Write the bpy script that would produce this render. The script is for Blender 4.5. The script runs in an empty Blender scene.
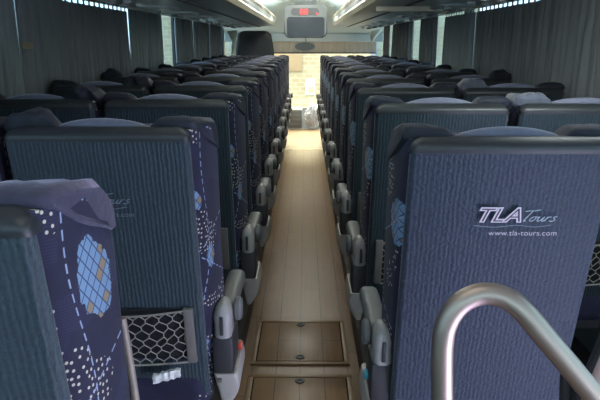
import bpy, bmesh, math, random
from mathutils import Vector, Matrix, noise
R = random.Random(7)
sc = bpy.context.scene
COL = sc.collection
PI = math.pi

# ------------------------------------------------------------------ camera
F = 620.0
CAM = Vector((0.02, 0.0, 1.40))
PITCH = math.atan(158.0 / F)
YAW = math.atan(5.0 / F)
cd = bpy.data.cameras.new('camera'); cam = bpy.data.objects.new('camera', cd)
cd.sensor_width = 36.0; cd.lens = F / 600.0 * 36.0; cd.clip_start = 0.02
cam.location = CAM
cam.rotation_euler = (PI / 2 - PITCH, 0, YAW)
COL.objects.link(cam); sc.camera = cam
_fwd = Vector((-math.sin(YAW) * math.cos(PITCH), math.cos(YAW) * math.cos(PITCH), -math.sin(PITCH)))
_rt = Vector((math.cos(YAW), math.sin(YAW), 0)); _up = _rt.cross(_fwd)
def ray(px, py): return _fwd + _rt * ((px - 300) / F) + _up * ((200 - py) / F)
def atY(px, py, Y):
    d = ray(px, py); return CAM + d * ((Y - CAM.y) / d.y)

# ------------------------------------------------------------------ materials
def nm(name):
    m = bpy.data.materials.new(name); m.use_nodes = True
    nt = m.node_tree; return m, nt, nt.nodes['Principled BSDF']
def N(nt, t, **kw):
    n = nt.nodes.new(t)
    for k, v in kw.items():
        if k in n.inputs: n.inputs[k].default_value = v
        else: setattr(n, k, v)
    return n
def L(nt, a, b): nt.links.new(a, b)
def math_(nt, op, a, b=None, clamp=False):
    n = nt.nodes.new('ShaderNodeMath'); n.operation = op; n.use_clamp = clamp
    for i, v in enumerate((a, b)):
        if v is None: continue
        if isinstance(v, (int, float)): n.inputs[i].default_value = v
        else: nt.links.new(v, n.inputs[i])
    return n.outputs[0]
def mixc(nt, f, a, b):
    n = nt.nodes.new('ShaderNodeMix'); n.data_type = 'RGBA'
    for s, v in ((0, f), (6, a), (7, b)):
        if isinstance(v, (int, float)): n.inputs[s].default_value = v
        elif isinstance(v, tuple): n.inputs[s].default_value = (*v, 1) if len(v) == 3 else v
        else: nt.links.new(v, n.inputs[s])
    return n.outputs[2]
def simple(name, col, rough=.6, metal=0, var=.15, scale=30, bump=0., sheen=0, coat=0, sheen_col=None):
    m, nt, p = nm(name)
    tc = N(nt, 'ShaderNodeTexCoord')
    nz = N(nt, 'ShaderNodeTexNoise', Scale=scale, Detail=4.0); L(nt, tc.outputs['Object'], nz.inputs['Vector'])
    dk = tuple(c * (1 - var) for c in col); lt = tuple(min(1, c * (1 + var)) for c in col)
    L(nt, mixc(nt, nz.outputs['Fac'], dk, lt), p.inputs['Base Color'])
    p.inputs['Roughness'].default_value = rough; p.inputs['Metallic'].default_value = metal
    if sheen:
        p.inputs['Sheen Weight'].default_value = sheen
        p.inputs['Sheen Roughness'].default_value = .4
        if sheen_col: p.inputs['Sheen Tint'].default_value = (*sheen_col, 1)
    if coat: p.inputs['Coat Weight'].default_value = coat
    if bump:
        b = N(nt, 'ShaderNodeBump', Strength=bump, Distance=.004); L(nt, nz.outputs['Fac'], b.inputs['Height']); L(nt, b.outputs[0], p.inputs['Normal'])
    return m
def emit(name, col, s):
    m, nt, p = nm(name)
    p.inputs['Base Color'].default_value = (*col, 1); p.inputs['Emission Color'].default_value = (*col, 1); p.inputs['Emission Strength'].default_value = s
    return m

def rib_mat(name='ribbed_teal_fabric', wv=.42, nv=.8, tint=(1, 1, 1)):
    m, nt, p = nm(name)
    tc = N(nt, 'ShaderNodeTexCoord')
    mp = N(nt, 'ShaderNodeMapping'); mp.inputs['Scale'].default_value = (1, 1, .22)
    L(nt, tc.outputs['Object'], mp.inputs['Vector'])
    w = N(nt, 'ShaderNodeTexWave', Scale=30.0, Distortion=2.6, Detail=2.0); w.inputs['Detail Scale'].default_value = 3.0
    w.wave_type = 'BANDS'; w.bands_direction = 'X'; L(nt, mp.outputs[0], w.inputs['Vector'])
    nz = N(nt, 'ShaderNodeTexNoise', Scale=130.0, Detail=2.0); L(nt, tc.outputs['Object'], nz.inputs['Vector'])
    big = N(nt, 'ShaderNodeTexNoise', Scale=4.0, Detail=2.0); L(nt, tc.outputs['Object'], big.inputs['Vector'])
    h = math_(nt, 'ADD', math_(nt, 'MULTIPLY', w.outputs['Fac'], wv), math_(nt, 'MULTIPLY', nz.outputs['Fac'], nv))
    f = math_(nt, 'SUBTRACT', h, .2, True)
    c = mixc(nt, f, tuple(a * b for a, b in zip((.009, .020, .026), tint)), tuple(a * b for a, b in zip((.029, .056, .068), tint)))
    c = mixc(nt, math_(nt, 'MULTIPLY', big.outputs['Fac'], .35), c, (.015, .032, .042))
    L(nt, c, p.inputs['Base Color'])
    p.inputs['Roughness'].default_value = .62
    p.inputs['Specular IOR Level'].default_value = .35
    p.inputs['Sheen Weight'].default_value = .2
    b = N(nt, 'ShaderNodeBump', Strength=.9, Distance=.003); L(nt, h, b.inputs['Height']); L(nt, b.outputs[0], p.inputs['Normal'])
    return m

def pattern_mat(name, leaves):
    m, nt, p = nm(name)
    tc = N(nt, 'ShaderNodeTexCoord'); s = N(nt, 'ShaderNodeSeparateXYZ'); L(nt, tc.outputs['Object'], s.inputs[0])
    X, Y, Z = s.outputs
    # the print runs round the bolster: side uses y, the front uses x
    u = math_(nt, 'ADD', Y, math_(nt, 'MULTIPLY', X, .6))
    u0 = math_(nt, 'SUBTRACT', u, .6 * .215)         # right bolster side -> u0 ~ y
    cb = N(nt, 'ShaderNodeCombineXYZ'); L(nt, u0, cb.inputs[0]); L(nt, Z, cb.inputs[1])
    V = cb.outputs[0]
    base = (.007, .007, .026)
    lines = N(nt, 'ShaderNodeTexWave', Scale=70.0, Distortion=.4); lines.bands_direction = 'Y'; L(nt, V, lines.inputs['Vector'])
    nl = N(nt, 'ShaderNodeTexNoise', Scale=9.0); L(nt, V, nl.inputs['Vector'])
    c = mixc(nt, math_(nt, 'MULTIPLY', lines.outputs['Fac'], math_(nt, 'MULTIPLY', math_(nt, 'GREATER_THAN', nl.outputs['Fac'], .52), .7)), base, (.018, .019, .055))
    # dots
    vo = N(nt, 'ShaderNodeTexVoronoi', Scale=72.0, Randomness=.75); vo.voronoi_dimensions = '2D'; L(nt, V, vo.inputs['Vector'])
    nd = N(nt, 'ShaderNodeTexNoise', Scale=7.0, Detail=1.0); L(nt, V, nd.inputs['Vector'])
    dots = math_(nt, 'MULTIPLY', math_(nt, 'LESS_THAN', vo.outputs['Distance'], .19), math_(nt, 'GREATER_THAN', nd.outputs['Fac'], .55))
    c = mixc(nt, dots, c, (.46, .43, .34))
    # pale blue leaf patches with a diamond grid
    def leaf(cu, cv, a, b, ang, c):
        du = math_(nt, 'SUBTRACT', u0, cu); dv = math_(nt, 'SUBTRACT', Z, cv)
        ca, sa = math.cos(ang), math.sin(ang)
        p_ = math_(nt, 'ADD', math_(nt, 'MULTIPLY', du, ca / a), math_(nt, 'MULTIPLY', dv, sa / a))
        q_ = math_(nt, 'ADD', math_(nt, 'MULTIPLY', du, -sa / b), math_(nt, 'MULTIPLY', dv, ca / b))
        e = math_(nt, 'ADD', math_(nt, 'POWER', math_(nt, 'ABSOLUTE', p_), 1.5), math_(nt, 'POWER', math_(nt, 'ABSOLUTE', q_), 1.5))
        rag = N(nt, 'ShaderNodeTexNoise', Scale=60.0); L(nt, V, rag.inputs['Vector'])
        e = math_(nt, 'ADD', e, math_(nt, 'MULTIPLY', math_(nt, 'SUBTRACT', rag.outputs['Fac'], .5), .7))
        msk = math_(nt, 'LESS_THAN', e, 1.0)
        g1 = math_(nt, 'FRACT', math_(nt, 'MULTIPLY', math_(nt, 'ADD', du, dv), 42))
        g2 = math_(nt, 'FRACT', math_(nt, 'MULTIPLY', math_(nt, 'SUBTRACT', du, math_(nt, 'MULTIPLY', dv, .8)), 42))
        grid = math_(nt, 'MAXIMUM', math_(nt, 'LESS_THAN', g1, .13), math_(nt, 'LESS_THAN', g2, .13))
        t1 = math_(nt, 'FLOOR', math_(nt, 'MULTIPLY', math_(nt, 'ADD', du, dv), 42))
        t2 = math_(nt, 'FLOOR', math_(nt, 'MULTIPLY', math_(nt, 'SUBTRACT', du, math_(nt, 'MULTIPLY', dv, .8)), 42))
        wn = N(nt, 'ShaderNodeTexWhiteNoise'); wn.noise_dimensions = '2D'
        cc = N(nt, 'ShaderNodeCombineXYZ'); L(nt, t1, cc.inputs[0]); L(nt, t2, cc.inputs[1]); L(nt, cc.outputs[0], wn.inputs['Vector'])
        col = mixc(nt, math_(nt, 'GREATER_THAN', wn.outputs['Value'], .72), (.14, .235, .35), (.22, .17, .10))
        col = mixc(nt, grid, col, (.03, .05, .11))
        return mixc(nt, msk, c, col)
    for a in leaves:
        c = leaf(*a, c)
    # dashed pale stitch lines
    def dash(ku, kv, off, amp, fr, c):
        t = math_(nt, 'ADD', math_(nt, 'ADD', math_(nt, 'MULTIPLY', u0, ku), math_(nt, 'MULTIPLY', Z, kv)), math_(nt, 'MULTIPLY', math_(nt, 'SINE', math_(nt, 'MULTIPLY', Z, fr)), amp))
        d = math_(nt, 'ABSOLUTE', math_(nt, 'SUBTRACT', t, off))
        ln = math_(nt, 'LESS_THAN', d, .0017)
        run = math_(nt, 'FRACT', math_(nt, 'MULTIPLY', math_(nt, 'ADD', math_(nt, 'MULTIPLY', Z, abs(ku)), math_(nt, 'MULTIPLY', u0, -kv)), 42))
        return mixc(nt, math_(nt, 'MULTIPLY', ln, math_(nt, 'LESS_THAN', run, .62)), c, (.24, .30, .42))
    for a in ((1, .12, .215, .018, 14), (.5, .87, .70, .01, 9), (.6, -.8, -.54, .01, 11), (.25, .97, 1.085, .012, 8)):
        c = dash(*a, c)
    L(nt, c, p.inputs['Base Color'])
    p.inputs['Roughness'].default_value = .85; p.inputs['Sheen Weight'].default_value = .06
    nz = N(nt, 'ShaderNodeTexNoise', Scale=400.0); L(nt, tc.outputs['Object'], nz.inputs['Vector'])
    b = N(nt, 'ShaderNodeBump', Strength=.25, Distance=.002); L(nt, nz.outputs['Fac'], b.inputs['Height']); L(nt, b.outputs[0], p.inputs['Normal'])
    return m

def wood_mat(name='wood_plank_vinyl', tone=1.0):
    m, nt, p = nm(name)
    tc = N(nt, 'ShaderNodeTexCoord')
    mp = N(nt, 'ShaderNodeMapping'); mp.inputs['Rotation'].default_value = (0, 0, PI / 2); L(nt, tc.outputs['Object'], mp.inputs['Vector'])
    br = N(nt, 'ShaderNodeTexBrick', Scale=1.0); br.inputs['Mortar Size'].default_value = .0018; br.inputs['Brick Width'].default_value = .75; br.inputs['Row Height'].default_value = .105
    br.inputs['Color1'].default_value = (.0, .0, .0, 1); br.inputs['Color2'].default_value = (1, 1, 1, 1); br.inputs['Mortar'].default_value = (.5, .5, .5, 1)
    br.inputs['Bias'].default_value = 0.0
    L(nt, mp.outputs[0], br.inputs['Vector'])
    m2 = N(nt, 'ShaderNodeMapping'); m2.inputs['Scale'].default_value = (30, 2.2, 1); L(nt, tc.outputs['Object'], m2.inputs['Vector'])
    g = N(nt, 'ShaderNodeTexNoise', Scale=2.0, Detail=6.0, Distortion=.6); L(nt, m2.outputs[0], g.inputs['Vector'])
    a = tuple(c * tone for c in (.095, .049, .023)); b = tuple(c * tone for c in (.285, .165, .080))
    c = mixc(nt, g.outputs['Fac'], a, b)
    c = mixc(nt, math_(nt, 'MULTIPLY', br.outputs['Color'], .6), c, tuple(x * tone for x in (.24, .148, .074)))
    c = mixc(nt, br.outputs['Fac'], c, (.035, .022, .012))
    L(nt, c, p.inputs['Base Color']); p.inputs['Roughness'].default_value = .38
    bp = N(nt, 'ShaderNodeBump', Strength=.15, Distance=.002); L(nt, g.outputs['Fac'], bp.inputs['Height']); L(nt, bp.outputs[0], p.inputs['Normal'])
    return m

def curtain_mat(name, col, tl=.10, tcol=(.26, .27, .27)):
    m, nt, p = nm(name)
    tc = N(nt, 'ShaderNodeTexCoord')
    mp = N(nt, 'ShaderNodeMapping'); mp.inputs['Scale'].default_value = (8, 14, 1.2); L(nt, tc.outputs['Object'], mp.inputs['Vector'])
    nz = N(nt, 'ShaderNodeTexNoise', Scale=3.0, Detail=3.0); L(nt, mp.outputs[0], nz.inputs['Vector'])
    c = mixc(nt, nz.outputs['Fac'], tuple(x * .65 for x in col), tuple(x * 1.3 for x in col)); L(nt, c, p.inputs['Base Color'])
    p.inputs['Roughness'].default_value = .9; p.inputs['Sheen Weight'].default_value = .15
    tr = N(nt, 'ShaderNodeBsdfTranslucent'); tr.inputs['Color'].default_value = (*tcol, 1)
    mx = N(nt, 'ShaderNodeMixShader'); mx.inputs[0].default_value = tl
    L(nt, p.outputs[0], mx.inputs[1]); L(nt, tr.outputs[0], mx.inputs[2]); L(nt, mx.outputs[0], nt.nodes['Material Output'].inputs[0])
    return m

def glass_mat(name, tint, refl=.06):
    m, nt, p = nm(name); nt.nodes.remove(p)
    t = N(nt, 'ShaderNodeBsdfTransparent'); t.inputs['Color'].default_value = (*tint, 1)
    g = N(nt, 'ShaderNodeBsdfGlossy'); g.inputs['Roughness'].default_value = .03
    mx = N(nt, 'ShaderNodeMixShader'); mx.inputs[0].default_value = refl
    L(nt, t.outputs[0], mx.inputs[1]); L(nt, g.outputs[0], mx.inputs[2]); L(nt, mx.outputs[0], nt.nodes['Material Output'].inputs[0])
    return m

def brick_mat():
    m, nt, p = nm('cream_brick')
    tc = N(nt, 'ShaderNodeTexCoord')
    mp = N(nt, 'ShaderNodeMapping'); mp.inputs['Rotation'].default_value = (PI / 2, 0, 0); L(nt, tc.outputs['Object'], mp.inputs['Vector'])
    br = N(nt, 'ShaderNodeTexBrick', Scale=2.2); br.inputs['Mortar Size'].default_value = .02
    br.inputs['Color1'].default_value = (.36, .31, .21, 1); br.inputs['Color2'].default_value = (.31, .245, .155, 1); br.inputs['Mortar'].default_value = (.40, .37, .28, 1)
    L(nt, mp.outputs[0], br.inputs['Vector']); L(nt, br.outputs['Color'], p.inputs['Base Color']); p.inputs['Roughness'].default_value = .9
    return m

M = dict(
    rib=rib_mat(), rib_near=rib_mat('pebbled_violet_lit_fabric', .20, 1.0, (1.25, .90, 1.18)), pattern=pattern_mat('patterned_navy_moquette', ((.06, .62, .034, .024, -.4), (.12, .45, .05, .035, .7), (.15, .735, .024, .036, .2), (.07, .90, .018, .03, .5), (-.16, .88, .05, .06, .3))),
    pattern_near=pattern_mat('patterned_navy_moquette_leaf', ((.152, .955, .046, .074, .42), (.055, .775, .016, .022, .2), (.06, .66, .030, .022, -.4), (.12, .45, .05, .035, .7), (-.16, .88, .05, .06, .3))), wood=wood_mat(), wood2=wood_mat('wood_plank_hatch', 1.08),
    wood_frame=simple('wood_hatch_frame', (.25, .155, .078), .4, var=.25, scale=14),
    cap=simple('dark_leatherette', (.022, .026, .027), .45, var=.2, scale=60, bump=.1),
    velvet=simple('navy_velvet', (.008, .011, .020), .7, var=.4, scale=45, bump=.5, sheen=.05, sheen_col=(.75, .75, 1)),
    crumple=simple('pale_crumpled_cloth', (.075, .085, .11), .8, var=.3, scale=50, bump=.6, sheen=.3),
    mauve_wing=simple('mauve_velvet', (.034, .031, .056), .8, var=.35, scale=40, bump=.5, sheen=.6, sheen_col=(.9, .8, 1)),
    mauve=simple('mauve_grey_headrest_cloth', (.125, .135, .185), .8, var=.2, scale=50, bump=.25, sheen=.5, sheen_col=(.85, .85, 1)),
    arm=simple('grey_arm_plastic', (.27, .265, .25), .42, var=.1, scale=20),
    armpad=simple('mid_grey_arm_pad', (.12, .127, .125), .5, var=.12, scale=20),
    cover=simple('pale_grey_plastic', (.33, .315, .28), .45, var=.08, scale=15),
    darkplastic=simple('charcoal_plastic', (.030, .030, .032), .5, var=.2, scale=30),
    chrome=simple('brushed_steel', (.40, .33, .27), .48, metal=1, var=.08, scale=20),
    steel=simple('dull_steel', (.34, .33, .30), .4, metal=.8, var=.1),
    rod=simple('dull_bronze_rod', (.22, .19, .15), .55, metal=.3, var=.2),
    net=simple('cream_net_cord', (.27, .255, .21), .8, var=.2, scale=90),
    netback=simple('black_pocket_lining', (.006, .007, .008), .9),
    plate=simple('pocket_end_plate', (.15, .14, .125), .45, var=.15),
    red=simple('red_buckle', (.55, .05, .03), .4),
    teal=simple('teal_buckle', (.03, .30, .42), .4),
    paper=simple('white_wrapper', (.8, .8, .76), .4, var=.2, scale=30, bump=.5),
    platform=simple('dark_platform_vinyl', (.045, .04, .036), .6, var=.2),
    wall=simple('grey_trim_panel', (.20, .22, .22), .6, var=.08),
    ceil=simple('pale_ceiling_lining', (.72, .77, .75), .6, var=.05, scale=8),
    rack=simple('grey_rack_lining', (.60, .66, .65), .30, var=.1, scale=6),
    strip=simple('champagne_aluminium', (.66, .62, .50), .3, metal=.55, var=.08),
    beige=simple('beige_panel', (.48, .43, .33), .55, var=.06),
    blind=curtain_mat('beige_sun_blind', (.50, .46, .40), .22, (.42, .37, .31)),
    header=simple('grey_header_panel', (.62, .68, .68), .55, var=.05),
    silver=simple('silver_monitor_frame', (.20, .22, .22), .4, metal=.2, var=.05),
    screen=simple('dark_monitor_screen', (.035, .043, .05), .25, var=.1),
    recess=simple('monitor_recess', (.09, .10, .105), .5),
    led=emit('red_clock_led', (1, .05, .05), .55),
    cur=curtain_mat('charcoal_green_curtain', (.19, .19, .187)),
    cur2=curtain_mat('grey_green_curtain', (.23, .245, .24)),
    cream=simple('cream_cloth', (.72, .72, .60), .85, var=.1),
    tan=simple('tan_strap', (.25, .19, .12), .8),
    drv=simple('dark_driver_seat_cloth', (.035, .042, .045), .8, var=.2),
    mirror=simple('mirror_back', (.12, .13, .13), .3, var=.1),
    glass=glass_mat('tinted_side_glass', (.52, .64, .72)), wsglass=glass_mat('windscreen_glass', (.93, .95, .92), .03),
    brick=brick_mat(), asphalt=simple('pale_paving', (.42, .40, .35), .9, var=.1, scale=5),
    white=simple('white_paint', (.85, .85, .82), .5, var=.03), tanboard=simple('tan_board', (.28, .20, .12), .8, var=.08),
    pink=simple('faded_red_paint', (.55, .28, .20), .7), dash=simple('grey_dashboard', (.30, .31, .31), .55),
    bag=simple('white_crumpled_plastic', (.80, .80, .82), .35, var=.06), crate=simple('grey_box', (.30, .31, .31), .5),
    logo_w=simple('white_logo_print', (.60, .54, .57), .6, var=.08, scale=60), logo_d=simple('dark_logo_print', (.055, .035, .055), .6),
    logo_g=simple('pale_teal_logo_print', (.34, .42, .45), .6, var=.2, scale=80), logo_f=simple('worn_logo_print', (.16, .20, .23), .7, var=.4, scale=120),
    nozzle=simple('nozzle_plastic', (.30, .31, .30), .3, var=.1), lens=simple('reading_lamp_lens', (.75, .75, .68), .15, var=.05),
)

# ------------------------------------------------------------------ mesh helpers
def link(name, bm, mat, parent=None, smooth=40):
    me = bpy.data.meshes.new(name); bmesh.ops.recalc_face_normals(bm, faces=bm.faces)
    bm.to_mesh(me); bm.free()
    for q in (mat if isinstance(mat, (list, tuple)) else [mat]): me.materials.append(M[q] if isinstance(q, str) else q)
    if smooth:
        for f in me.polygons: f.use_smooth = True
        try: me.set_sharp_from_angle(angle=math.radians(smooth))
        except Exception: pass
    o = bpy.data.objects.new(name, me); COL.objects.link(o)
    if parent: o.parent = parent
    return o
def tag(o, label=None, cat=None, group=None, kind=None):
    if label: o['label'] = label
    if cat: o['category'] = cat
    if group: o['group'] = group
    if kind: o['kind'] = kind
    return o
def empty(name, loc, rz=0):
    o = bpy.data.objects.new(name, None); o.location = loc; o.rotation_euler = (0, 0, rz); o.empty_display_size = .1
    COL.objects.link(o); return o
def box(bm, x0, x1, y0, y1, z0, z1, bev=0, seg=2):
    vs = [bm.verts.new((x, y, z)) for z in (z0, z1) for y in (y0, y1) for x in (x0, x1)]
    fs = [bm.faces.new([vs[i] for i in q]) for q in ((0, 2, 3, 1), (4, 5, 7, 6), (0, 1, 5, 4), (2, 6, 7, 3), (0, 4, 6, 2), (1, 3, 7, 5))]
    if bev: bmesh.ops.bevel(bm, geom=list({e for f in fs for e in f.edges}), offset=bev, segments=seg, affect='EDGES', profile=.5)
    return bm
def BM(): return bmesh.new()
def bx(*a, **k): return box(BM(), *a, **k)
def loft(bm, secs, cap=True):
    rows = [[bm.verts.new(p) for p in s] for s in secs]; n = len(rows[0])
    for a, b in zip(rows, rows[1:]):
        for i in range(n): bm.faces.new((a[i], a[(i + 1) % n], b[(i + 1) % n], b[i]))
    if cap: bm.faces.new(rows[0][::-1]); bm.faces.new(rows[-1])
    return bm
def rrect(a0, a1, b0, b1, r, k=5):
    r = min(r, (a1 - a0) / 2 - 1e-5, (b1 - b0) / 2 - 1e-5); r = max(r, 1e-5); out = []
    for cx, cy, s in ((a1 - r, b0 + r, -PI / 2), (a1 - r, b1 - r, 0), (a0 + r, b1 - r, PI / 2), (a0 + r, b0 + r, PI)):
        for i in range(k + 1):
            t = s + PI / 2 * i / k; out.append((cx + r * math.cos(t), cy + r * math.sin(t)))
    return out
def tube(bm, pts, r, n=14, cap=True):
    pts = [Vector(p) for p in pts]; secs = []; up = None
    for i, p in enumerate(pts):
        d = (pts[min(i + 1, len(pts) - 1)] - pts[max(i - 1, 0)]).normalized()
        if up is None: up = Vector((0, 1, 0)) if abs(d.y) < .9 else Vector((1, 0, 0))
        s = d.cross(up).normalized(); up = s.cross(d).normalized()
        rr = r[i] if isinstance(r, (list, tuple)) else r
        secs.append([p + (s * math.cos(2 * PI * j / n) + up * math.sin(2 * PI * j / n)) * rr for j in range(n)])
    return loft(bm, secs, cap)
def smooth_path(pts, k=8):
    P = [Vector(p) for p in pts]; P = [P[0] * 2 - P[1]] + P + [P[-1] * 2 - P[-2]]; out = []
    for i in range(1, len(P) - 2):
        for j in range(k):
            t = j / k; a, b, c, d = P[i - 1], P[i], P[i + 1], P[i + 2]
            out.append(.5 * ((2 * b) + (c - a) * t + (2 * a - 5 * b + 4 * c - d) * t * t + (3 * b - a - 3 * c + d) * t ** 3))
    out.append(P[-2]); return out
def cyl(bm, c, axis, r, h, n=20, bev=0):
    c = Vector(c); a = Vector(axis).normalized()
    return tube(bm, [c - a * h / 2, c - a * (h / 2 - bev), c + a * (h / 2 - bev), c + a * h / 2] if bev else [c - a * h / 2, c + a * h / 2],
                [r - bev, r, r, r - bev] if bev else r, n)
def prism(pts, y0, y1):   # polygon in xz, extruded along y
    bm = BM(); return loft(bm, [[(x, y0, z) for x, z in pts], [(x, y1, z) for x, z in pts]])
def text_mesh(name, body, size, shear, mat, parent, loc, extrude=.0006, offset=0., sx=1.0, spacing=1.0):
    cu = bpy.data.curves.new(name, 'FONT'); cu.body = body; cu.size = size; cu.shear = shear; cu.extrude = extrude; cu.offset = offset
    cu.align_x = 'LEFT'; cu.space_character = spacing
    o = bpy.data.objects.new(name, cu); COL.objects.link(o)
    bpy.context.view_layer.update()
    me = bpy.data.meshes.new_from_object(o.evaluated_get(bpy.context.evaluated_depsgraph_get()))
    bpy.data.objects.remove(o)
    me.materials.clear(); me.materials.append(M[mat]); me.name = name
    n = bpy.data.objects.new(name, me); COL.objects.link(n); n.parent = parent; n.location = loc
    n.rotation_euler = (PI / 2 - REC_ANG, 0, 0); n.scale = (sx, 1, 1)
    return n

# ------------------------------------------------------------------ the coach seat (local: z=0 on the seat platform, y forward)
PLAT = .12
TOP = 1.205 - PLAT            # top of the hard back
REC = .20                     # recline: y shift per metre below the top
REC_ANG = -math.atan(REC)
HW = .215
def sh(x, y, z): return (x, y + (TOP - z) * REC if z < TOP else y - (z - TOP) * REC * .3, z)
def shear_bm(bm):
    for v in bm.verts: v.co = sh(*v.co)
    return bm

def back_shell():
    bm = BM(); secs = []; r = .030
    for z in [.30, .305, .32] + [.34 + (TOP - r - .34) * i / 8 for i in range(9)] + [TOP - r + .002, TOP - r + .003]:
        a = HW if z <= TOP - r else HW - r + math.sqrt(max(0, r * r - (z - TOP + r) ** 2))
        y0 = .010 if z == .30 else .003 if z == .305 else 0
        if z > TOP - .012: y0 = .006 * ((z - TOP + .012) / .012) ** 2
        secs.append([(x, y - .006 * math.cos(min(1, abs(x) / HW) * PI / 2) * (1 if y < .025 else 0), z) for x, y in rrect(-a, a, y0, .030, .014)])
    return shear_bm(loft(bm, secs))
def top_cap():
    bm = BM(); secs = []; r = .030; T = TOP + .002
    for z in [TOP - .030, TOP - .0295] + [T - r + .001 + r * math.sin(t) * .98 for t in (0, .2, .4, .6, .8, 1., 1.2, 1.35, 1.48)]:
        a = HW + .0012 if z <= T - r else HW + .0012 - r + math.sqrt(max(0, r * r - (z - T + r) ** 2))
        y0 = .0008 if z == TOP - .030 else -.0006
        if z > T - .022: y0 = -.0006 + .028 * ((z - T + .022) / .022) ** 2
        secs.append([(x, y - .006 * math.cos(min(1, abs(x) / HW) * PI / 2) * (1 if y < .02 else 0), z) for x, y in rrect(-a, a, y0, .048, .014)])
    return shear_bm(loft(bm, secs))
def back_cushion(side=0, fl=0.):
    bm = BM(); secs = []
    T = TOP - .004
    for k in range(17):
        t = k / 16; z = .36 + (T - .36) * t
        a = HW + .012 * math.sin(PI * min(1, t * 6) / 2)
        y1 = .125 + .085 * t
        if t > .9: q = (t - .9) / .1; y1 -= .06 * q * q; a -= .008 * q * q
        loop = rrect(-a, a, .022, y1, .03, 6)
        out = []
        for x, y in loop:
            f = max(0, min(1, (y - .022) / .07)); x *= (HW - .003 + (a - HW + .003) * f) / a
            if x * side > .12: x += side * fl * f * min(1, (abs(x) - .12) / .08)
            if y > .13: y -= .055 * max(0, math.cos(x / a * PI / 2)) ** 1.2
            out.append((x, y, z))
        secs.append(out)
    return shear_bm(loft(bm, secs))
def wing(s, seed, fl=0., lift=0.):
    bm = BM(); secs = []; n = 14
    for i in range(n + 1):
        t = i / n; x = .100 + (.229 - .100) * t
        h = -.004 + .030 * math.sin(min(1, t / .35) * PI / 2) ** 1.2 - .004 * max(0, t - .6)
        y0, y1 = .040, .125 + .085 * t ** 1.3
        if t > .86: q = (t - .86) / .14; h -= .014 * q ** 2.4; y0 += .010 * q ** 2; y1 -= .018 * q ** 3
        h += lift * math.sin(PI * min(1, .08 + t * .9)) ** .7
        zb, zt = -1., 0.; out = []
        for y, zz in rrect(0, 1, 0, 1, .30, 6):
            f = y; yy = y0 + (y1 - y0) * f
            zt = TOP + h - .016 * f ** 1.2 - .035 * max(0, f - .7) / .3 * (.4 + .6 * t)
            zb = TOP - .020 - .075 * f - .03 * (1 - t)
            if t > .8: zb += .012 * ((t - .8) / .2) ** 2
            z = zb + (zt - zb) * zz
            w = noise.noise(Vector((x * 26 + seed, yy * 20, z * 16))) * (.008 + lift * .35)
            w2 = noise.noise(Vector((x * 60 - seed, yy * 30, 3.))) * (.003 + lift * .35)
            out.append((s * (x + fl * t * min(1, f * 1.6)), yy + w, z + w * .8 + w2))
        secs.append(out)
    return shear_bm(loft(bm, secs))
def head_pad():
    bm = BM(); secs = []; n = 16; W = .124
    for i in range(n + 1):
        x = -W + 2 * W * i / n; q = 1 - (x / W) ** 2
        h = -.004 + .030 * q ** .65; loop = rrect(.046, .10 + .02 * q, TOP - .16, TOP + h, .026, 6)
        secs.append([(x, y, z - (.02 * (y - .046) / .07 if z > TOP - .05 else 0)) for y, z in loop])
    return shear_bm(loft(bm, secs))
def seat_cushion():
    bm = BM(); secs = []
    for z, d in ((.275, .012), (.285, .003), (.31, 0), (.36, 0), (.385, .006), (.398, .02), (.403, .045)):
        secs.append([(x, y, z + (.012 if y > .5 and z > .35 else 0)) for x, y in rrect(-HW - .005 + d, HW + .005 - d, .14 + d, .60 - d, .05, 6)])
    return loft(bm, secs)
def net_mesh():
    # honeycomb cord net, stretched and sagging
    bm = BM(); W, Z0, Z1 = .168, .432, .598; cols, rows = 10, 7
    def pos(u, v):
        sag = .016 * math.sin(PI * u) * (v - .15)
        z = Z0 + (Z1 - Z0) * v - sag - .012 * math.sin(PI * u) * (1 - v)
        q_ = noise.noise_vector(Vector((u * 5, v * 4, 2.))) * .035 * min(1, 6 * v * (1 - v)); u = min(1, max(0, u + q_.x)); z += q_.y * .16
        return sh(-W + 2 * W * u, -.010 - .012 * math.sin(PI * u) * (.3 + .7 * v), z)
    def P(i, j):
        u = (i + (.5 if j % 2 else 0)) / cols
        return u, j / rows
    segs = []
    for j in range(rows):
        for i in range(cols + 1):
            u, v = P(i, j); u = min(1, max(0, u)); v1 = v + .45 / rows
            segs.append(((u, v), (u, v1)))
            for d in ((-1, 1) if True else ()):
                u2 = min(1, max(0, (i + (.5 if j % 2 else 0) + d * .5) / cols))
                segs.append(((u, v1), (u2, v + 1 / rows)))
    for (a, b) in segs:
        pa, pb = Vector(pos(*a)), Vector(pos(*b))
        if (pa - pb).length > .002: tube(bm, [pa, pb], .0016, 4, False)
    for v in (0, 1):
        tube(bm, [pos(i / 12, v) for i in range(13)], .003, 6)
    return bm

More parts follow.
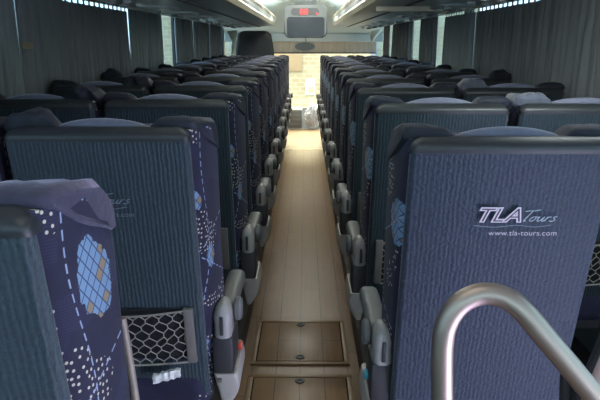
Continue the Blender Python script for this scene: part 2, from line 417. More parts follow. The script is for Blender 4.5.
def mk_part(nm_, bm, mat, par): return link(nm_, bm, mat, par)
def armrest_parts(s, root):
    """s = +1: the aisle lies on local +x"""
    ax = s * (HW + (.040 if s > 0 else .020))
    def B(x0, x1, *a, **k):
        x0, x1 = sorted((ax + s * x0, ax + s * x1)); return bx(x0, x1, *a, **k)
    z0 = .72 - PLAT
    bm = BM(); secs = []
    # pad: long rounded bar running forward, nose dipping down
    for t in (0, .015, .06, .2, .4, .6, .8, .92, .98, 1):
        y = .20 + .34 * t; e = min(1, math.sqrt(max(0, 1 - ((t - .5) / .5) ** 8)) + .12)
        w = .028 * e; h = .024 * e; zc = z0 - .066 - .012 * max(0, t - .5) ** 2 * 2
        secs.append([(ax + s * .004 + x, y, zc + z) for x, z in rrect(-w, w, -h, h, .018, 4)])
    pad = link('armrest', loft(bm, secs), 'armpad', root)
    hub = BM(); secs = []
    for z, d in ((z0 - .115, .006), (z0 - .11, 0), (z0 - .07, 0), (z0 - .05, -.002), (z0 - .03, .003), (z0 - .018, .012), (z0 - .013, .022)):
        c = ax + s * .002; secs.append([(x, y, z) for x, y in rrect(c - .024 + d, c + .024 - d, .145 + d, .235 - d, .02, 5)])
    link('hub', loft(hub, secs), 'arm', pad)
    link('slot', B(-.004, .006, .140, .150, z0 - .10, z0 - .045, bev=.002), 'darkplastic', pad)
    d = cyl(BM(), (ax + s * .040, .215, z0 - .050), (1, 0, 0), .034, .022, 22, .006)
    link('pivot_disc', d, 'armpad', pad)
    up = B(-.028, .030, .155, .29, z0 - .226, z0 - .112, bev=.008)
    link('arm_bracket', up, 'darkplastic', root)
    # lower cover: pale moulded panel bulging into the aisle, tapering down
    bm = BM(); secs = []
    for k in range(9):
        t = k / 8; z = z0 - .222 - .115 * t
        out_ = .044 * math.sin(PI * (.30 + .62 * t)) ; inn = -.028 + .02 * t
        x0, x1 = sorted((ax + s * inn, ax + s * max(out_, inn + .012)))
        secs.append([(x, y, z) for x, y in rrect(x0, x1, .15 + .02 * t, .36 - .05 * t, .012, 4)])
    cov = link('side_cover', loft(bm, secs), 'cover', root)
    link('screw', cyl(BM(), (ax - s * .008, .148, z0 - .240), (0, 1, 0), .006, .01, 12), 'steel', cov)
def build_seat(aisle=0, pocket=True, arm=True, fl=0.):
    root = empty('coach_seat', (0, 0, 0))
    sh_ = mk_part('back_shell', back_shell(), 'rib', root)
    mk_part('top_cap', top_cap(), 'cap', root)
    mk_part('back_cushion', back_cushion(aisle, fl), 'pattern', root)
    mk_part('head_pad', head_pad(), 'mauve', root)
    mk_part('head_wing', wing(1, 3, fl if aisle > 0 else 0), 'velvet', root); mk_part('head_wing', wing(-1, 8, fl if aisle < 0 else 0), 'velvet', root)
    mk_part('seat_cushion', seat_cushion(), 'pattern', root)
    mk_part('base_frame', bx(-.20, .20, .16, .56, .235, .278, bev=.008), 'darkplastic', root)
    for s in (-1, 1):
        mk_part('leg', bx(*sorted((s * .10, s * .14)), .24, .48, 0, .24, bev=.006), 'darkplastic', root)
    if pocket:
        bm = BM(); loft(bm, [[sh(x, y, z) for x, z in rrect(-.17, .17, .442, .602, .01)] for y in (-.0065, -.0035)])
        pk = link('pocket', bm, 'netback', root)
        link('net', net_mesh(), 'net', pk)
        for s in (-1, 1):
            b = bx(*sorted((s * .165, s * .190)), -.016, 0, .432, .606, bev=.003)
            link('end_plate', shear_bm(b), 'plate', pk)
    if aisle and arm: armrest_parts(aisle, root)
    return root

def copy_tree(o, parent=None):
    c = o.copy(); COL.objects.link(c)
    if parent: c.parent = parent
    for ch in list(o.children): copy_tree(ch, c)
    return c

ORD = ['first', 'second', 'third', 'fourth', 'fifth', 'sixth', 'seventh', 'eighth', 'ninth', 'tenth', 'eleventh', 'twelfth']
PITCH_Y = .72
LY0, RY0 = .69, 1.267
AX, WX = .46, .926
protoL = build_seat(+1, fl=.028); protoR = build_seat(-1, fl=.008); protoW = build_seat(0)
protoR0 = build_seat(-1, False, fl=.008); protoL0 = build_seat(1, False, False, fl=.026)
for c_ in protoL0.children:
    if c_.name.startswith('back_cushion'): c_.data.materials[0] = M['pattern_near']
    if c_.name.startswith('head_wing') and c_.data.vertices[0].co.x > 0: c_.data.materials[0] = M['mauve_wing']; c_['label'] = 'mauve velvet head wing'
used = set()
def take(p):
    if p.name in used: return copy_tree(p)
    used.add(p.name); return p
seats = {}
for k in range(12):
    y = LY0 + PITCH_Y * k
    o = take(protoL if k else protoL0); o.location = (-.52 if k == 0 else -.463 if k == 1 else -AX, y, PLAT)
    if k > 1: o.rotation_euler.z = R.uniform(-.012, .012)
    lab = {0: 'nearest seat left of the aisle, showing its dotted navy side and mauve head wing',
           1: 'left aisle seat with faded print and a net pocket, second row from the camera'}.get(k, 'blue ribbed aisle seat left of the aisle, %s row counting from the camera' % ORD[k])
    tag(o, lab, 'seat', 'coach seats left of the aisle'); seats['L', k] = o
    if k >= 1:
        w = take(protoW); w.location = (-WX, y, PLAT); seats['LW', k] = w; w.rotation_euler.z = R.uniform(-.012, .012)
        tag(w, 'window-side seat under the left curtains, %s row counting from the camera' % ORD[k], 'seat', 'coach seats by the left windows')
for k in range(11):
    y = RY0 + PITCH_Y * k
    o = take(protoR0 if k == 0 else protoR); o.location = (AX + (0 if k else -.005), y, PLAT)
    if k > 1: o.rotation_euler.z = R.uniform(-.012, .012)
    lab = {0: 'large near seat right of the aisle with white printed logo behind the steel handrail'}.get(k, 'blue ribbed aisle seat right of the aisle, %s row counting from the camera' % ORD[k])
    tag(o, lab, 'seat', 'coach seats right of the aisle'); seats['R', k] = o
    if k >= 1:
        w = take(protoW); w.location = (WX, y, PLAT); seats['RW', k] = w; w.rotation_euler.z = R.uniform(-.012, .012)
        tag(w, 'window-side seat under the right curtains, %s row counting from the camera' % ORD[k], 'seat', 'coach seats by the right windows')

for c_ in seats['R', 0].children:
    if c_.name.startswith('back_shell'): c_.data.materials[0] = M['rib_near']  # pebbled cloth; its purple tint partly carries the assumed door light in the colour
# crumpled head covers standing up on three seats
def lift_wing(seat, s, seed, lift, mat='crumple'):
    for c_ in seat.children:
        if c_.name.startswith('head_wing') and c_.data.vertices[0].co.x * s > 0:
            t_ = link('head_wing', wing(s, seed, 0, lift), mat); c_.data = t_.data; bpy.data.objects.remove(t_); c_['label'] = 'crumpled head wing standing up'
lift_wing(seats['LW', 2], 1, 31, .024, 'velvet'); lift_wing(seats['LW', 3], 1, 32, .024, 'velvet'); lift_wing(seats['LW', 4], -1, 33, .02, 'velvet')
lift_wing(seats['L', 1], -1, 21, .016, 'velvet'); lift_wing(seats['RW', 2], -1, 22, .020); lift_wing(seats['RW', 1], -1, 23, .014); lift_wing(seats['RW', 3], 1, 24, .025, 'velvet')
# seat-belt buckles showing beside two armrests
for key, px, py, mat, yy in ((('L', 1), 240.5, 345, 'red', 1.70), (('R', 0), 366, 374, 'teal', 1.50)):
    q = atY(px, py, yy) - seats[key].location
    bk = link('belt_buckle', bx(q.x - .006, q.x + .006, q.y - .016, q.y + .016, q.z - .008, q.z + .008, bev=.003), mat, seats[key]); bk['label'] = mat + ' belt buckle'
# printing on the two nearest seat backs
def surf(seat, px, py, off=.0085):
    """local point on the sheared rear plane of a seat for a picture position"""
    o = seats[seat].location; d = ray(px, py); c = CAM - o
    # plane: y = (TOP - z)*REC - off
    t = ((TOP - c.z) * REC - off - c.y) / (d.y + REC * d.z)
    return c + d * t
def logo(seat, px, py, k, mats, main=True):
    p = seats[seat]
    a = surf(seat, px, py); a2 = a + Vector((0, -.0008, 0))
    root = text_mesh('logo', 'TLA', .047 * k, .32, mats[0], p, a, .0004, .0022 * k, 1.15, 1.06)
    q = text_mesh('logo_fill', 'TLA', .047 * k, .32, mats[1], root, (0, 0, 0), .0004, -.0007 * k, 1.0, 1.06)
    q.rotation_euler = (0, 0, 0); q.location = (0, 0, .0009)
    # handwritten script, stroke by stroke (unit: x-height = 1)
    st = [[(-.1, 2.05), (.5, 2.15), (1.3, 2.2), (1.9, 2.4)], [(.95, 2.15), (.75, 1.2), (.55, .3), (.6, .02), (.85, .1)],
          [(1.75, .95), (1.4, .75), (1.3, .3), (1.5, .02), (1.85, .2), (2.0, .65), (1.85, .95), (2.2, .85), (2.45, .95)],
          [(2.45, .95), (2.35, .4), (2.5, .03), (2.85, .25), (3.1, .95), (3.0, .3), (3.15, .02), (3.45, .35)],
          [(3.55, .95), (3.45, .03)], [(3.5, .5), (3.75, .9), (4.05, .9)],
          [(4.85, .95), (4.5, .95), (4.45, .65), (4.75, .4), (4.65, .08), (4.25, .02), (4.1, .15)]]
    bm = BM(); U = .0150 * k
    for q_ in st: tube(bm, smooth_path([((x_ + y_ * .35) * U * .90, y_ * U * .78, 0) for x_, y_ in q_], 5), .0010 * k, 5)
    s = link('logo_script', bm, mats[2], root); s.location = (.084 * k, .001 * k, .0006)
    u = text_mesh('web_address', 'www.tla-tours.com', .0182 * k, 0, mats[3], root, (0, 0, 0), .0003, -.0003 * k, .9, 1.02)
    u.rotation_euler = (0, 0, 0); u.location = (.029 * k, -.034 * k, .0004)
    bm = BM(); pts = [(.0, -.010, .0004), (.04, -.0135, .0004), (.08, -.009, .0004), (.115, -.013, .0004), (.145, -.008, .0004)]
    tube(bm, [Vector(q_) * k for q_ in smooth_path(pts, 5)], .0008 * k, 5); link('swoosh', bm, 'logo_f', root)
logo(('R', 0), 474.5, 221.5, 1.0, ('logo_w', 'logo_d', 'logo_g', 'logo_w'))
logo(('L', 1), 57, 204, 1.0, ('logo_f', 'logo_d', 'logo_f', 'logo_f'))

# metal rod down the front edge of the nearest left seat
o = seats['L', 0].location
p0, p1 = atY(121.5, 318, .955) - o, atY(137, 412, .955) - o
bm = BM(); tube(bm, smooth_path([p0, p0.lerp(p1, .5) + Vector((.001, 0, 0)), p1]), .0080, 10)
link('edge_rod', bm, 'rod', seats['L', 0])['label'] = 'dull metal rod down the front edge'

# white wrapper tucked under the pocket net of the second left seat
wp = surf(('L', 1), 167, 375, .028) + seats['L', 1].location
bm = BM(); rr = random.Random(5); g = 9
V = [[bm.verts.new(wp + Vector(((i / g - .5) * .075, -.010 + rr.uniform(-.005, .005), (j / 4 - .5) * .026 + (i / g - .5) * .022 + rr.uniform(-.002, .002)))) for j in range(5)] for i in range(g + 1)]
for i in range(g):
    for j in range(4): bm.faces.new((V[i][j], V[i + 1][j], V[i + 1][j + 1], V[i][j + 1]))
ext = bmesh.ops.extrude_face_region(bm, geom=bm.faces[:]); bmesh.ops.translate(bm, vec=(0, .012, 0), verts=[v for v in ext['geom'] if isinstance(v, bmesh.types.BMVert)])
tag(link('wrapper', bm, 'paper', smooth=15), 'crumpled white wrapper tucked under the pocket net on the left', 'wrapper')

# ------------------------------------------------------------------ steel handrail by the near right seat
pts = [atY(447, 640, .84), atY(443, 440, .84), atY(442, 380, .84), atY(443, 340, .84), atY(449, 318, .84), atY(462, 302, .84), atY(482, 294, .84), atY(503, 297, .835), atY(521, 309, .825), atY(550, 343, .81), atY(600, 403, .79), atY(660, 476, .77)]
bm = BM(); tube(bm, smooth_path(pts, 8), .0165, 20)
hr = link('handrail', bm, 'chrome'); tag(hr, 'curved brushed steel handrail arching in front of the near right seat', 'handrail')
fl = BM(); e0 = pts[0]; cyl(fl, (e0.x, e0.y, e0.z), (0, 0, 1), .03, .012, 20, .003); link('flange', fl, 'chrome', hr)
# second, lower rail with a dark sleeve behind it
bm = BM(); a, b = atY(622, 316, .97), atY(562, 452, .97)
tube(bm, [a, a.lerp(b, .5), b], .020, 16)
r2 = link('grab_rail', bm, 'darkplastic'); tag(r2, 'short dark rail leaning behind the handrail at the lower right edge', 'handrail')
bm = BM(); a2, b2 = atY(622, 318, .945), atY(570, 436, .945); tube(bm, [a2 + Vector((.006, 0, 0)), b2 + Vector((.008, 0, 0))], .013, 14)
link('rail_insert', bm, simple('pinkish_rail', (.55, .36, .34), .4), r2)
bm = BM(); a, b = atY(567, 362, .99), atY(563, 470, .99); tube(bm, [a, a.lerp(b, .5), b], .011, 12)
link('rail_post', bm, 'darkplastic', r2)

# ------------------------------------------------------------------ shell of the coach
def struct(name, bm, mat, smooth=0):
    o = link(name, bm, mat, None, smooth); o['kind'] = 'structure'; return o
YB, YF = -1.3, 10.3
WALLX = 1.235
struct('floor', bx(-.27, .27, YB, YF, -.06, 0), 'wood')
for s, nme in ((-1, 'left'), (1, 'right')):
    x0, x1 = sorted((s * .262, s * (WALLX + .05)))
    struct('trim_' + ('1' if s < 0 else '2'), bx(x0, x1, YB if s < 0 else 1.12, 9.35, -.06, PLAT), 'platform')
    xa, xb = sorted((s * WALLX, s * (WALLX + .05)))
    struct('wall_' + nme, bx(xa, xb, YB if s < 0 else 1.12, YF + .9, -.6, .86), 'wall')
    struct('trim_' + ('3' if s < 0 else '4'), bx(xa, xb, YB, YF + .9, 1.665, 2.0), 'rack')
    wy = [YB, .25, 1.9, 3.3, 4.95, 6.3, 7.55, 8.7, 9.9, YF + .9]
    if s > 0: wy[4] = 4.9; wy[5] = 6.2
    for i in range(len(wy)):
        if 0 < i < len(wy) - 1:
            struct('trim_%d' % (10 + i + (20 if s > 0 else 0)), bx(xa, xb, wy[i] - .05, wy[i] + .05, .86, 1.665), 'darkplastic')
        if i < len(wy) - 1:
            struct('window_%d' % (i + 1 + (20 if s > 0 else 0)), bx(*sorted((s * (WALLX + .02), s * (WALLX + .028))), wy[i] + (.05 if i else 0), wy[i + 1] - (.05 if i < len(wy) - 2 else 0), .86, 1.665), 'glass')
struct('ceiling', bx(-WALLX - .05, WALLX + .05, YB, 9.0, 1.96, 2.02), 'ceil')
bm = BM(); loft(bm, [[(-1.24, 9.0, 2.02), (-1.24, 9.0, 1.95), (-1.24, 10.05, 1.52), (-1.24, 10.15, 1.54), (-1.24, 9.1, 2.02)], [(1.24, 9.0, 2.02), (1.24, 9.0, 1.95), (1.24, 10.05, 1.52), (1.24, 10.15, 1.54), (1.24, 9.1, 2.02)]])
struct('trim_50', bm, 'ceil')
struct('trim_51', bx(-1.24, 1.24, 10.0, 10.08, 1.405, 1.53, bev=.012), 'header')
struct('trim_58', bx(WALLX, WALLX + .05, .90, 1.12, -.6, .86), 'wall'); struct('trim_59', bx(WALLX, WALLX + .05, YB, -.45, -.6, .86), 'wall')
struct('window_30', bx(WALLX + .02, WALLX + .028, -.45, .90, -.5, .86), 'wsglass')  # assumed door glazing, out of view, letting light in from the right
# rear end wall with the rear window
struct('wall_back', bx(-1.28, 1.28, YB - .05, YB, -.6, .95), 'wall')
struct('trim_52', bx(-1.28, 1.28, YB - .05, YB, 1.85, 2.02), 'wall')
struct('window_40', bx(-1.28, 1.28, YB - .03, YB - .022, .95, 1.85), 'glass')
# low floor under the stairwell by the near right seat
struct('trim_53', bx(.262, 1.28, YB, 1.12, -.62, -.55), 'platform')
# front end
struct('wall_front', bx(-1.28, 1.28, YF + .86, YF + .92, -.6, .26), 'dash')
for s in (-1, 1):
    struct('trim_%d' % (54 + (s > 0)), bx(*sorted((s * 1.16, s * 1.28)), YF + .84, YF + .92, .26, 1.6), 'dash')
struct('window_41', bx(-1.16, 1.16, YF + .875, YF + .883, .26, 1.95), 'wsglass')
struct('trim_56', bx(-1.28, 1.28, 9.35, YF + .9, -.62, -.56), 'dash')
# closed luggage racks along both sides
def rack(s):
    prof = [(1.235, 1.66), (1.135, 1.655), (1.115, 1.616), (.80, 1.602), (.47, 1.625), (.425, 1.632), (.405, 1.66), (.402, 1.735), (.43, 1.77), (.52, 1.80), (.60, 1.96), (1.235, 1.96)]
    return prism([(s * x, z) for x, z in prof], YB + .02, 9.3)
for s, sd in ((-1, 'left'), (1, 'right')):
    rk = link('luggage_rack', rack(s), 'rack', None, 35)
    tag(rk, 'long grey overhead luggage rack above the %s-hand seats' % sd, 'luggage rack', 'overhead racks')
    b = prism([(s * x, z) for x, z in ((.436, 1.622), (.418, 1.626), (.400, 1.655), (.404, 1.668), (.415, 1.652), (.430, 1.640))], YB + .02, 9.32)
    link('edge_strip', b, 'strip', rk, 35)
    b = prism([(s * x, z) for x, z in ((.398, 1.715), (.394, 1.725), (.396, 1.745), (.426, 1.776), (.436, 1.772), (.406, 1.738))], YB + .02, 9.32)
    link('edge_strip', b, 'strip', rk, 35)
    b = bx(*sorted((s * .62, s * .635)), YB + .05, 9.2, 1.606, 1.618); link('seam_strip', b, 'darkplastic', rk)
    b = bx(*sorted((s * 1.06, s * 1.09)), YB + .05, 9.2, 1.603, 1.620, bev=.004); link('seam_strip', b, 'steel', rk)
    # curtain rail
    rl = link('curtain_rail', bx(*sorted((s * 1.155, s * 1.215)), 1.0 if s < 0 else 1.15, 9.9, 1.632 if False else 1.622, 1.640, bev=.003), 'steel')
    tag(rl, 'thin curtain rail running above the %s-hand windows' % sd, 'curtain rail', 'curtain rails')
# beige bar across the underside of the right-hand rack
a, b = atY(375, 10, 4.75), atY(446, 10, 4.75)
tag(link('cross_bar', bx(.445, .875, 3.86, 3.90, 1.576, 1.606, bev=.003), 'beige'), 'beige bar across the underside of the right rack', 'bar')

# passenger service panels under the racks, one per seat row
def service():
    root = empty('service_panel', (0, 0, 0))
    bm = BM(); secs = [[(x, y, z) for x, y in rrect(-.10 + d, .10 - d, -.17 + d, .17 - d, .04)] for z, d in ((0, 0), (-.010, 0), (-.018, .012))]
    link('panel', loft(bm, secs), 'rack', root)
    for y in (-.11, .11):
        n = link('air_nozzle', cyl(BM(), (.03, y, -.024), (0, 0, 1), .024, .022, 16, .005), 'nozzle', root)
        link('reading_lamp', cyl(BM(), (-.045, y, -.021), (0, 0, 1), .020, .012, 16, .003), 'lens', root)
    return root
sp = None
for s, y0, sd in ((-1, LY0 + .30, 'left'), (1, RY0 + .30, 'right')):
    for k in range(2, 11):
        o = copy_tree(sp) if sp else service(); sp = sp or o
        o.location = (s * .86, y0 + PITCH_Y * k, 1.604); o.rotation_euler.z = 0 if s > 0 else PI
        tag(o, 'small lamp and air vent panel under the %s rack, %s along from the camera' % (sd, ORD[k - 2]), 'service panel', 'service panels under the racks')

# ------------------------------------------------------------------ curtains
def curtain(s, y0, y1, mat, label, seed, top=1.6205, hooks=False, amp=.031, pull=0., wl=.105):
    rr = random.Random(seed); ny = int((y1 - y0) / .0065); nz = 14
    ph = rr.uniform(0, 6); bm = BM(); rows = []
    wv = [(rr.uniform(.75, 1.3) * 2 * PI / wl, rr.uniform(0, 6)) for _ in range(3)]
    for j in range(nz + 1):
        t = j / nz; z = top - (top - .80) * t; row = []
        for i in range(ny + 1):
            u = i / ny; y = y0 + (y1 - y0) * u
            loose = .55 + .45 * t ** .6
            a0 = math.sin(y * wv[0][0] + wv[0][1] + t * .6); a0 = (1 - abs(a0) ** .7) * 2 - 1
            d = amp * loose * (.6 * a0 + .35 * math.sin(y * wv[1][0] * 1.7 + wv[1][1] - t * .8) + .25 * math.sin(y * wv[2][0] * .45 + wv[2][1]))
            edge = min(1, min(u, 1 - u) * (y1 - y0) / .03)
            yy = y + pull * t * (1 - u) * .12 + .008 * math.sin(y * 40 + t * 3)
            row.append(bm.verts.new((s * (1.196 + d * edge), yy, z)))
        rows.append(row)
    for a, b in zip(rows, rows[1:]):
        for i in range(ny): bm.faces.new((a[i], a[i + 1], b[i + 1], b[i]))
    ext = bmesh.ops.extrude_face_region(bm, geom=bm.faces[:])
    bmesh.ops.translate(bm, vec=(s * .004, 0, 0), verts=[v for v in ext['geom'] if isinstance(v, bmesh.types.BMVert)])
    c = link('curtain', bm, mat, None, 80); tag(c, label, 'curtain', 'window curtains')
    if hooks:
        n = int((y1 - y0) / .085); h0 = None
        for i in range(n):
            if h0 is None: h0 = h = link('hook', bx(s * 1.196 - .0015, s * 1.196 + .0015, -.011, .011, top - .004, 1.6225), 'darkplastic', c)
            else: h = h0.copy(); COL.objects.link(h); h.parent = c
            h.location = (0, y0 + (y1 - y0) * (i + .5) / n, 0)
    return c
curtain(-1, .95, 2.695, 'cur2', 'grey-green curtain at the left picture edge beside the tan strap', 1, wl=.12)
curtain(-1, 2.705, 4.40, 'cur', 'broad dark curtain on the left with bright dots along its top', 2, top=1.600, hooks=True, wl=.12)
curtain(-1, 4.43, 5.45, 'cur2', 'left curtain just short of the wide bright window gap', 3)
curtain(-1, 6.04, 6.93, 'cur', 'left curtain just beyond the wide bright window gap', 4)
curtain(-1, 6.99, 8.09, 'cur', 'second left curtain beyond the wide bright window gap', 5)
curtain(-1, 8.17, 9.22, 'cur', 'farthest left curtain near the driver seat', 6)
curtain(1, 1.2, 2.938, 'cur', 'nearest right curtain running to the right picture edge', 7, wl=.13, pull=1)
curtain(1, 2.94, 4.44, 'cur', 'broad dark right curtain above the seats with crumpled head wings', 8, top=1.600, hooks=True, wl=.12)
curtain(1, 4.48, 5.42, 'cur2', 'right curtain with bright dots at the top between two light gaps', 9, top=1.600, hooks=True)
curtain(1, 5.74, 6.56, 'cur', 'right curtain between the two tall bright window gaps', 10)
curtain(1, 7.05, 8.62, 'cur', 'wide right curtain beyond the tall bright window gaps', 11)
curtain(1, 8.95, 9.6, 'cur', 'farthest right curtain beside the windscreen', 12)
# tan tie strap on the seam of the left curtains
p = Vector((-1.158, 2.70, 1.385))
bm = BM(); box(bm, p.x - .004, p.x + .004, p.y - .055, p.y + .055, p.z - .014, p.z + .014, .003)
tag(link('curtain_strap', bm, 'tan'), 'small tan strap on the left curtain seam', 'strap')
# cream cloth swags at the front corners
def swag(pts, thick, label):
    bm = BM(); k = len(pts); P = [Vector(q) for q in pts]; c = sum(P, Vector()) / k
    v0 = [bm.verts.new(q) for q in P]; v1 = [bm.verts.new(q + Vector((0, thick, 0))) for q in P]
    a = bm.verts.new(c + Vector((0, -.03, 0))); b = bm.verts.new(c + Vector((0, thick + .01, 0)))
    for i in range(k):
        j = (i + 1) % k; bm.faces.new((v0[i], v0[j], a)); bm.faces.new((v1[j], v1[i], b)); bm.faces.new((v0[j], v0[i], v1[i], v1[j]))
    tag(link('cloth_swag', bm, 'cream', None, 60), label, 'cloth')
swag([atY(x, y, 9.2) for x, y in ((227, 31), (237, 30), (237, 36), (236, 41), (235, 58), (231, 58), (232, 42), (229, 36))], .04, 'small cream cloth gathered beside the driver seat at the front left')
swag([atY(x, y, 9.7) for x, y in ((371, 31), (384, 28), (380, 33), (375, 38), (372, 42), (370, 38))], .04, 'small cream cloth at the front right corner window')

# ------------------------------------------------------------------ floor hatches
def hatch(ya, yb, label, rings):
    root = empty('floor_hatch', (0, (ya + yb) / 2, 0)); h = (yb - ya) / 2; w = .222
    for (a0, a1, b0, b1) in ((-w, w, h - .022, h), (-w, w, -h, -h + .022), (-w, -w + .022, -h + .022, h - .022), (w - .022, w, -h + .022, h - .022)):
        link('frame_bar', bx(a0, a1, b0, b1, .0005, .009, bev=.002), 'wood_frame', root)
    link('gap', bx(-w + .022, w - .022, -h + .022, h - .022, .0005, .0025), 'netback', root)
    link('lid', bx(-w + .028, w - .028, -h + .028, h - .028, .0010, .0085, bev=.0015), 'wood2', root)
    for ry in rings:
        r_ = link('ring_pull', cyl(BM(), (0, ry, .0095), (0, 0, 1), .021, .003, 20, .001), 'darkplastic', root)
        bm = BM(); tube(bm, [(.015 * math.cos(t * PI / 10), ry + .015 * math.sin(t * PI / 10), .0122) for t in range(21)], .0025, 8); link('ring', bm, 'steel', r_)
    return tag(root, label, 'hatch', 'wooden floor hatches')
hatch(2.50, 2.95, 'complete wooden floor hatch farther along the aisle', (.17, -.165))
hatch(1.92, 2.41, 'nearer wooden floor hatch cut by the bottom picture edge', (.19,))
link_ = struct('trim_57', bx(-.262, .262, 8.2, 8.25, 0, .006), 'strip')

# ------------------------------------------------------------------ front: monitor, mirror, blind, driver seat, dashboard
def scr(px, py, Y): return atY(px, py, Y)
MY = 7.2
def mrect(x0, y0, x1, y1, r, Y):
    a, b = atY(x0, y1, Y), atY(x1, y0, Y); return rrect(a.x, b.x, a.z, b.z, r, 6), (a.x, b.x, a.z, b.z)
mon = empty('ceiling_monitor', (0, MY, 1.6)); mon.location = (0, 0, 0)
l, e = mrect(284, 4, 327.5, 38, .07, MY)
cx, cz = (e[0] + e[1]) / 2, (e[2] + e[3]) / 2
def sc_loop(l, k, Y): return [(cx + (x - cx) * k, Y, cz + (z - cz) * k) for x, z in l]
link('housing', loft(BM(), [sc_loop(l, .96, MY), sc_loop(l, 1, MY + .02), sc_loop(l, 1, MY + .12), sc_loop(l, .8, MY + .25)]), 'silver', mon)
l2, _ = mrect(287, 17, 324.5, 37, .03, MY); link('screen', loft(BM(), [[(x, MY - .006, z) for x, z in l2], [(x, MY + .02, z) for x, z in l2]]), 'screen', mon)
l3, _ = mrect(291, 8, 319, 15.6, .035, MY); rc = link('display_bar', loft(BM(), [[(x, MY - .004, z) for x, z in l3], [(x, MY + .02, z) for x, z in l3]]), 'recess', mon)
for x0, x1 in ((300, 303.4), (304.3, 308)):
    l4, _ = mrect(x0, 9, x1, 14.6, .012, MY); link('red_digit', loft(BM(), [[(x, MY - .008, z) for x, z in l4], [(x, MY, z) for x, z in l4]]), 'led', rc)
l5, _ = mrect(316, 12.6, 318, 14.6, .01, MY); link('red_lamp', loft(BM(), [[(x, MY - .008, z) for x, z in l5], [(x, MY, z) for x, z in l5]]), 'led', rc)
link('bracket', bx(cx - .12, cx + .12, MY + .05, MY + .2, e[3] - .03, 1.962, bev=.01), 'silver', mon)
tag(mon, 'silver-framed ceiling monitor with red clock lights over the aisle', 'monitor')

pm = atY(305, 46.5, 9.75)
mi = empty('mirror', pm)
bm = BM(); secs = [[(.155 * k * math.cos(t * PI / 14), y, .066 * k * math.sin(t * PI / 14)) for t in range(28)] for y, k in ((-.012, .9), (-.018, .96), (-.01, 1), (.02, .9), (.035, .6))]
link('mirror_shell', loft(bm, secs), 'silver', mi)
bm = BM(); loft(bm, [[(.138 * math.cos(t * PI / 14), y, .056 * math.sin(t * PI / 14)) for t in range(28)] for y in (-.021, -.015)]); link('mirror_glass', bm, 'mirror', mi)
bm = BM(); tube(bm, smooth_path([(.01, .02, .04), (.012, .05, .085), (.01, .12, .11), (.008, .26, .11)], 4), .012, 10); link('stalk', bm, 'cover', mi)
tag(mi, 'oval driver mirror hanging below the front header', 'mirror')
bl = link('sun_blind', bx(-1.1, 1.14, 10.09, 10.12, 1.235, 1.46, bev=.005), 'blind'); tag(bl, 'long beige sun blind across the top of the windscreen', 'blind')
link('bottom_bar', bx(-1.1, 1.14, 10.085, 10.125, 1.222, 1.240, bev=.004), 'darkplastic', bl)

ds = empty('driver_seat', (-.72, 9.30, PLAT))
def drv_sec(ws):
    return [[(x, y, z) for x, y in rrect(-a, a, y0, y1, .05, 5)] for z, a, y0, y1 in ws]
T = 1.548 - PLAT
link('backrest', loft(BM(), drv_sec([(.42, .25, .10, .22), (.45, .27, .08, .24), (.9, .285, .04, .2), (1.15, .28, .02, .17), (T - .16, .265, .01, .15), (T - .06, .245, .0, .13), (T - .02, .22, .008, .12), (T - .005, .19, .02, .11), (T, .15, .035, .09)])), 'drv', ds)
link('headrest_band', loft(BM(), drv_sec([(T - .075, .256, -.008, .14), (T - .03, .236, -.008, .135), (T + .0, .20, .004, .12), (T + .012, .15, .03, .10)])), 'darkplastic', ds)
link('seat_cushion', loft(BM(), drv_sec([(.36, .24, .15, .62), (.38, .27, .13, .65), (.45, .27, .13, .65), (.48, .24, .16, .62)])), 'drv', ds)
link('pedestal', bx(-.18, .18, .2, .55, 0, .37, bev=.02), 'darkplastic', ds)
tag(ds, 'tall dark driver seat rising above the left rows at the front', 'seat')
# dashboard, box and white bundle by the windscreen
bm = BM(); loft(bm, [[(-1.15, y, z) for y, z in rrect(10.0, 11.0, -.56, .80, .12, 5)], [(-.45, y, z) for y, z in rrect(10.0, 11.0, -.56, .78, .12, 5)], [(-.33, y, z) for y, z in rrect(10.1, 10.95, -.56, .5, .12, 5)]])
db = link('dashboard', bm, 'dash'); tag(db, 'grey dashboard ahead of the driver seat at the windscreen', 'dashboard')
cr = empty('box', (-.135, 10.5, 0))
link('body', bx(-.12, .105, -.15, .15, 0, .30, bev=.015), 'crate', cr)
for z in (.05, .12, .19): link('slat', bx(-.10, .085, -.158, -.148, z, z + .035, bev=.004), 'cover', cr)
link('lid', bx(-.125, .11, -.155, .155, .285, .325, bev=.012), 'white', cr)
tag(cr, 'grey slatted box with pale lid at the front end of the aisle', 'box')
bm = BM(); bmesh.ops.create_icosphere(bm, subdivisions=5, radius=1)
for v in bm.verts:
    n = v.co.copy(); k = 1 + .22 * noise.noise(n * 2.2) + .30 * abs(noise.noise(n * 4.5 + Vector((3, 1, 7)))) - .15 * abs(noise.noise(n * 9))
    if n.z > .5: k *= 1 + .35 * (n.z - .5) * (1 if noise.noise(n * 3.1) > 0 else -.2)
    v.co = Vector((n.x * .13 * k, n.y * .13 * k, max(0, (n.z + .95) * .165 * k)))
bn = link('bundle', bm, 'bag', None, 25); bn.location = (.15, 10.40, 0); tag(bn, 'crumpled white bundle at the front end of the aisle', 'bundle')

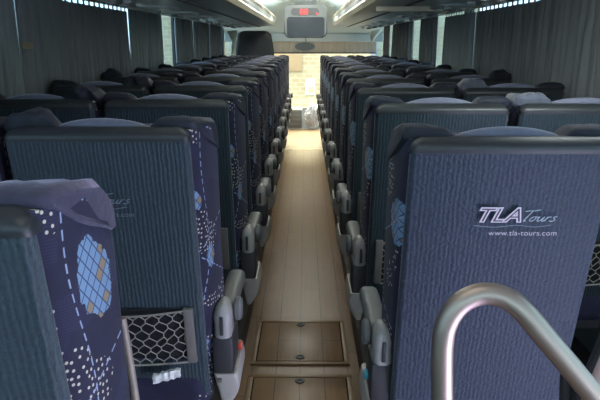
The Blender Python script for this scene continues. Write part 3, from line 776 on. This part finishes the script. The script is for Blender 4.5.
# ------------------------------------------------------------------ outside
struct('ground', bx(-25, 25, -14, 26, -1.06, -1.0), 'asphalt')
bw = link('building', bx(-4.2, 4.6, 17, 17.4, -1.0, 6.0), 'brick', None, 0); tag(bw, 'cream brick building outside the windscreen', 'building')
a, b = atY(262, 71, 16.9), atY(302, 50, 16.9); link('board', bx(a.x, b.x, 16.92, 17.02, a.z, b.z + .3, bev=.01), 'tanboard', bw)
a, b = atY(305.5, 95, 16.9), atY(315, 79, 16.9)
wf = link('window_frame', bx(a.x, b.x, 16.93, 17.02, a.z, b.z, bev=.01), 'white', bw)
link('pane', bx(a.x + .07, b.x - .04, 16.91, 16.95, a.z + .05, a.z + .22), 'pink', wf)

# ------------------------------------------------------------------ light
w = bpy.data.worlds.new('world'); sc.world = w; w.use_nodes = True
bg = w.node_tree.nodes['Background']; bg.inputs['Color'].default_value = (.86, .96, 1.0, 1); bg.inputs['Strength'].default_value = 2.6
sd = bpy.data.lights.new('sun', 'SUN'); sd.energy = 1.0; sd.angle = .02; sd.color = (1, .93, .78)
so = bpy.data.objects.new('sun', sd); COL.objects.link(so); so.rotation_euler = (math.radians(42), 0, math.radians(14))
def area(name, loc, rot, sx, sy, e=0, col=(1, 1, 1), portal=False):
    l = bpy.data.lights.new(name, 'AREA'); l.shape = 'RECTANGLE'; l.size = sx; l.size_y = sy; l.energy = e; l.color = col
    o = bpy.data.objects.new(name, l); COL.objects.link(o); o.location = loc; o.rotation_euler = rot
    if portal: l.cycles.is_portal = True
    return o
area('windscreen_portal', (0, YF + .95, .95), (-PI / 2, 0, 0), 2.4, 1.5, portal=True)
area('rear_window_fill_light', (0, YB + .02, 1.4), (PI / 2, 0, 0), 2.4, .85, 2.6, (.86, .95, 1))  # added area light at the unseen rear window, brightening the near seat backs
area('assumed_door_light', (WALLX + .01, .22, .1), (0, PI / 2, 0), 1.1, 1.2, 18, (.66, .62, 1))  # assumed light from an unseen door, tinted violet for the near right seat
for i in range(6):   # added fill lights above the aisle, without fixtures, stronger towards the front
    area('aisle_fill_light', (0, .6 + 1.5 * i, 1.955), (0, 0, 0), .34, .5, (.9, 1.0, 1.6, 3.4, 6.5, 10)[i], (1, .97, .88))
area('violet_fill_light', (1.10, .62, .12), (0, math.radians(115), 0), .06, .5, 1.6, (.42, .22, 1))  # added violet fill without a fixture, tinting the handrail and near right seat
area('right_row_fill_light', (.78, 1.62, 1.59), (math.radians(38), 0, 0), .25, .12, 3.2, (.92, 1, 1))  # added to brighten the seat backs of the second right-hand row
for s in (-1, 1):   # unseen strips added above the rack edges to brighten the ceiling
    area('ceiling_fill_light', (s * .49, 5.4, 1.80), (0, PI + s * math.radians(32), 0), .04, 7.2, 11, (.93, 1, .97))
area('windscreen_fill_light', (0, 13.2, 3.6), (math.radians(-62), 0, 0), 5, 2.2, 800, (1, .87, .58))  # added warm area light standing in for skylight, brightening the front end

sc.view_settings.view_transform = 'Standard'; sc.view_settings.look = 'None'; sc.view_settings.gamma = 1; sc.view_settings.use_curve_mapping = False
sc.view_settings.exposure = 1.0
sc.cycles.use_denoising = True
sc.cycles.max_bounces = 10; sc.cycles.diffuse_bounces = 6; sc.cycles.transparent_max_bounces = 12
sc.cycles.sample_clamp_indirect = 6
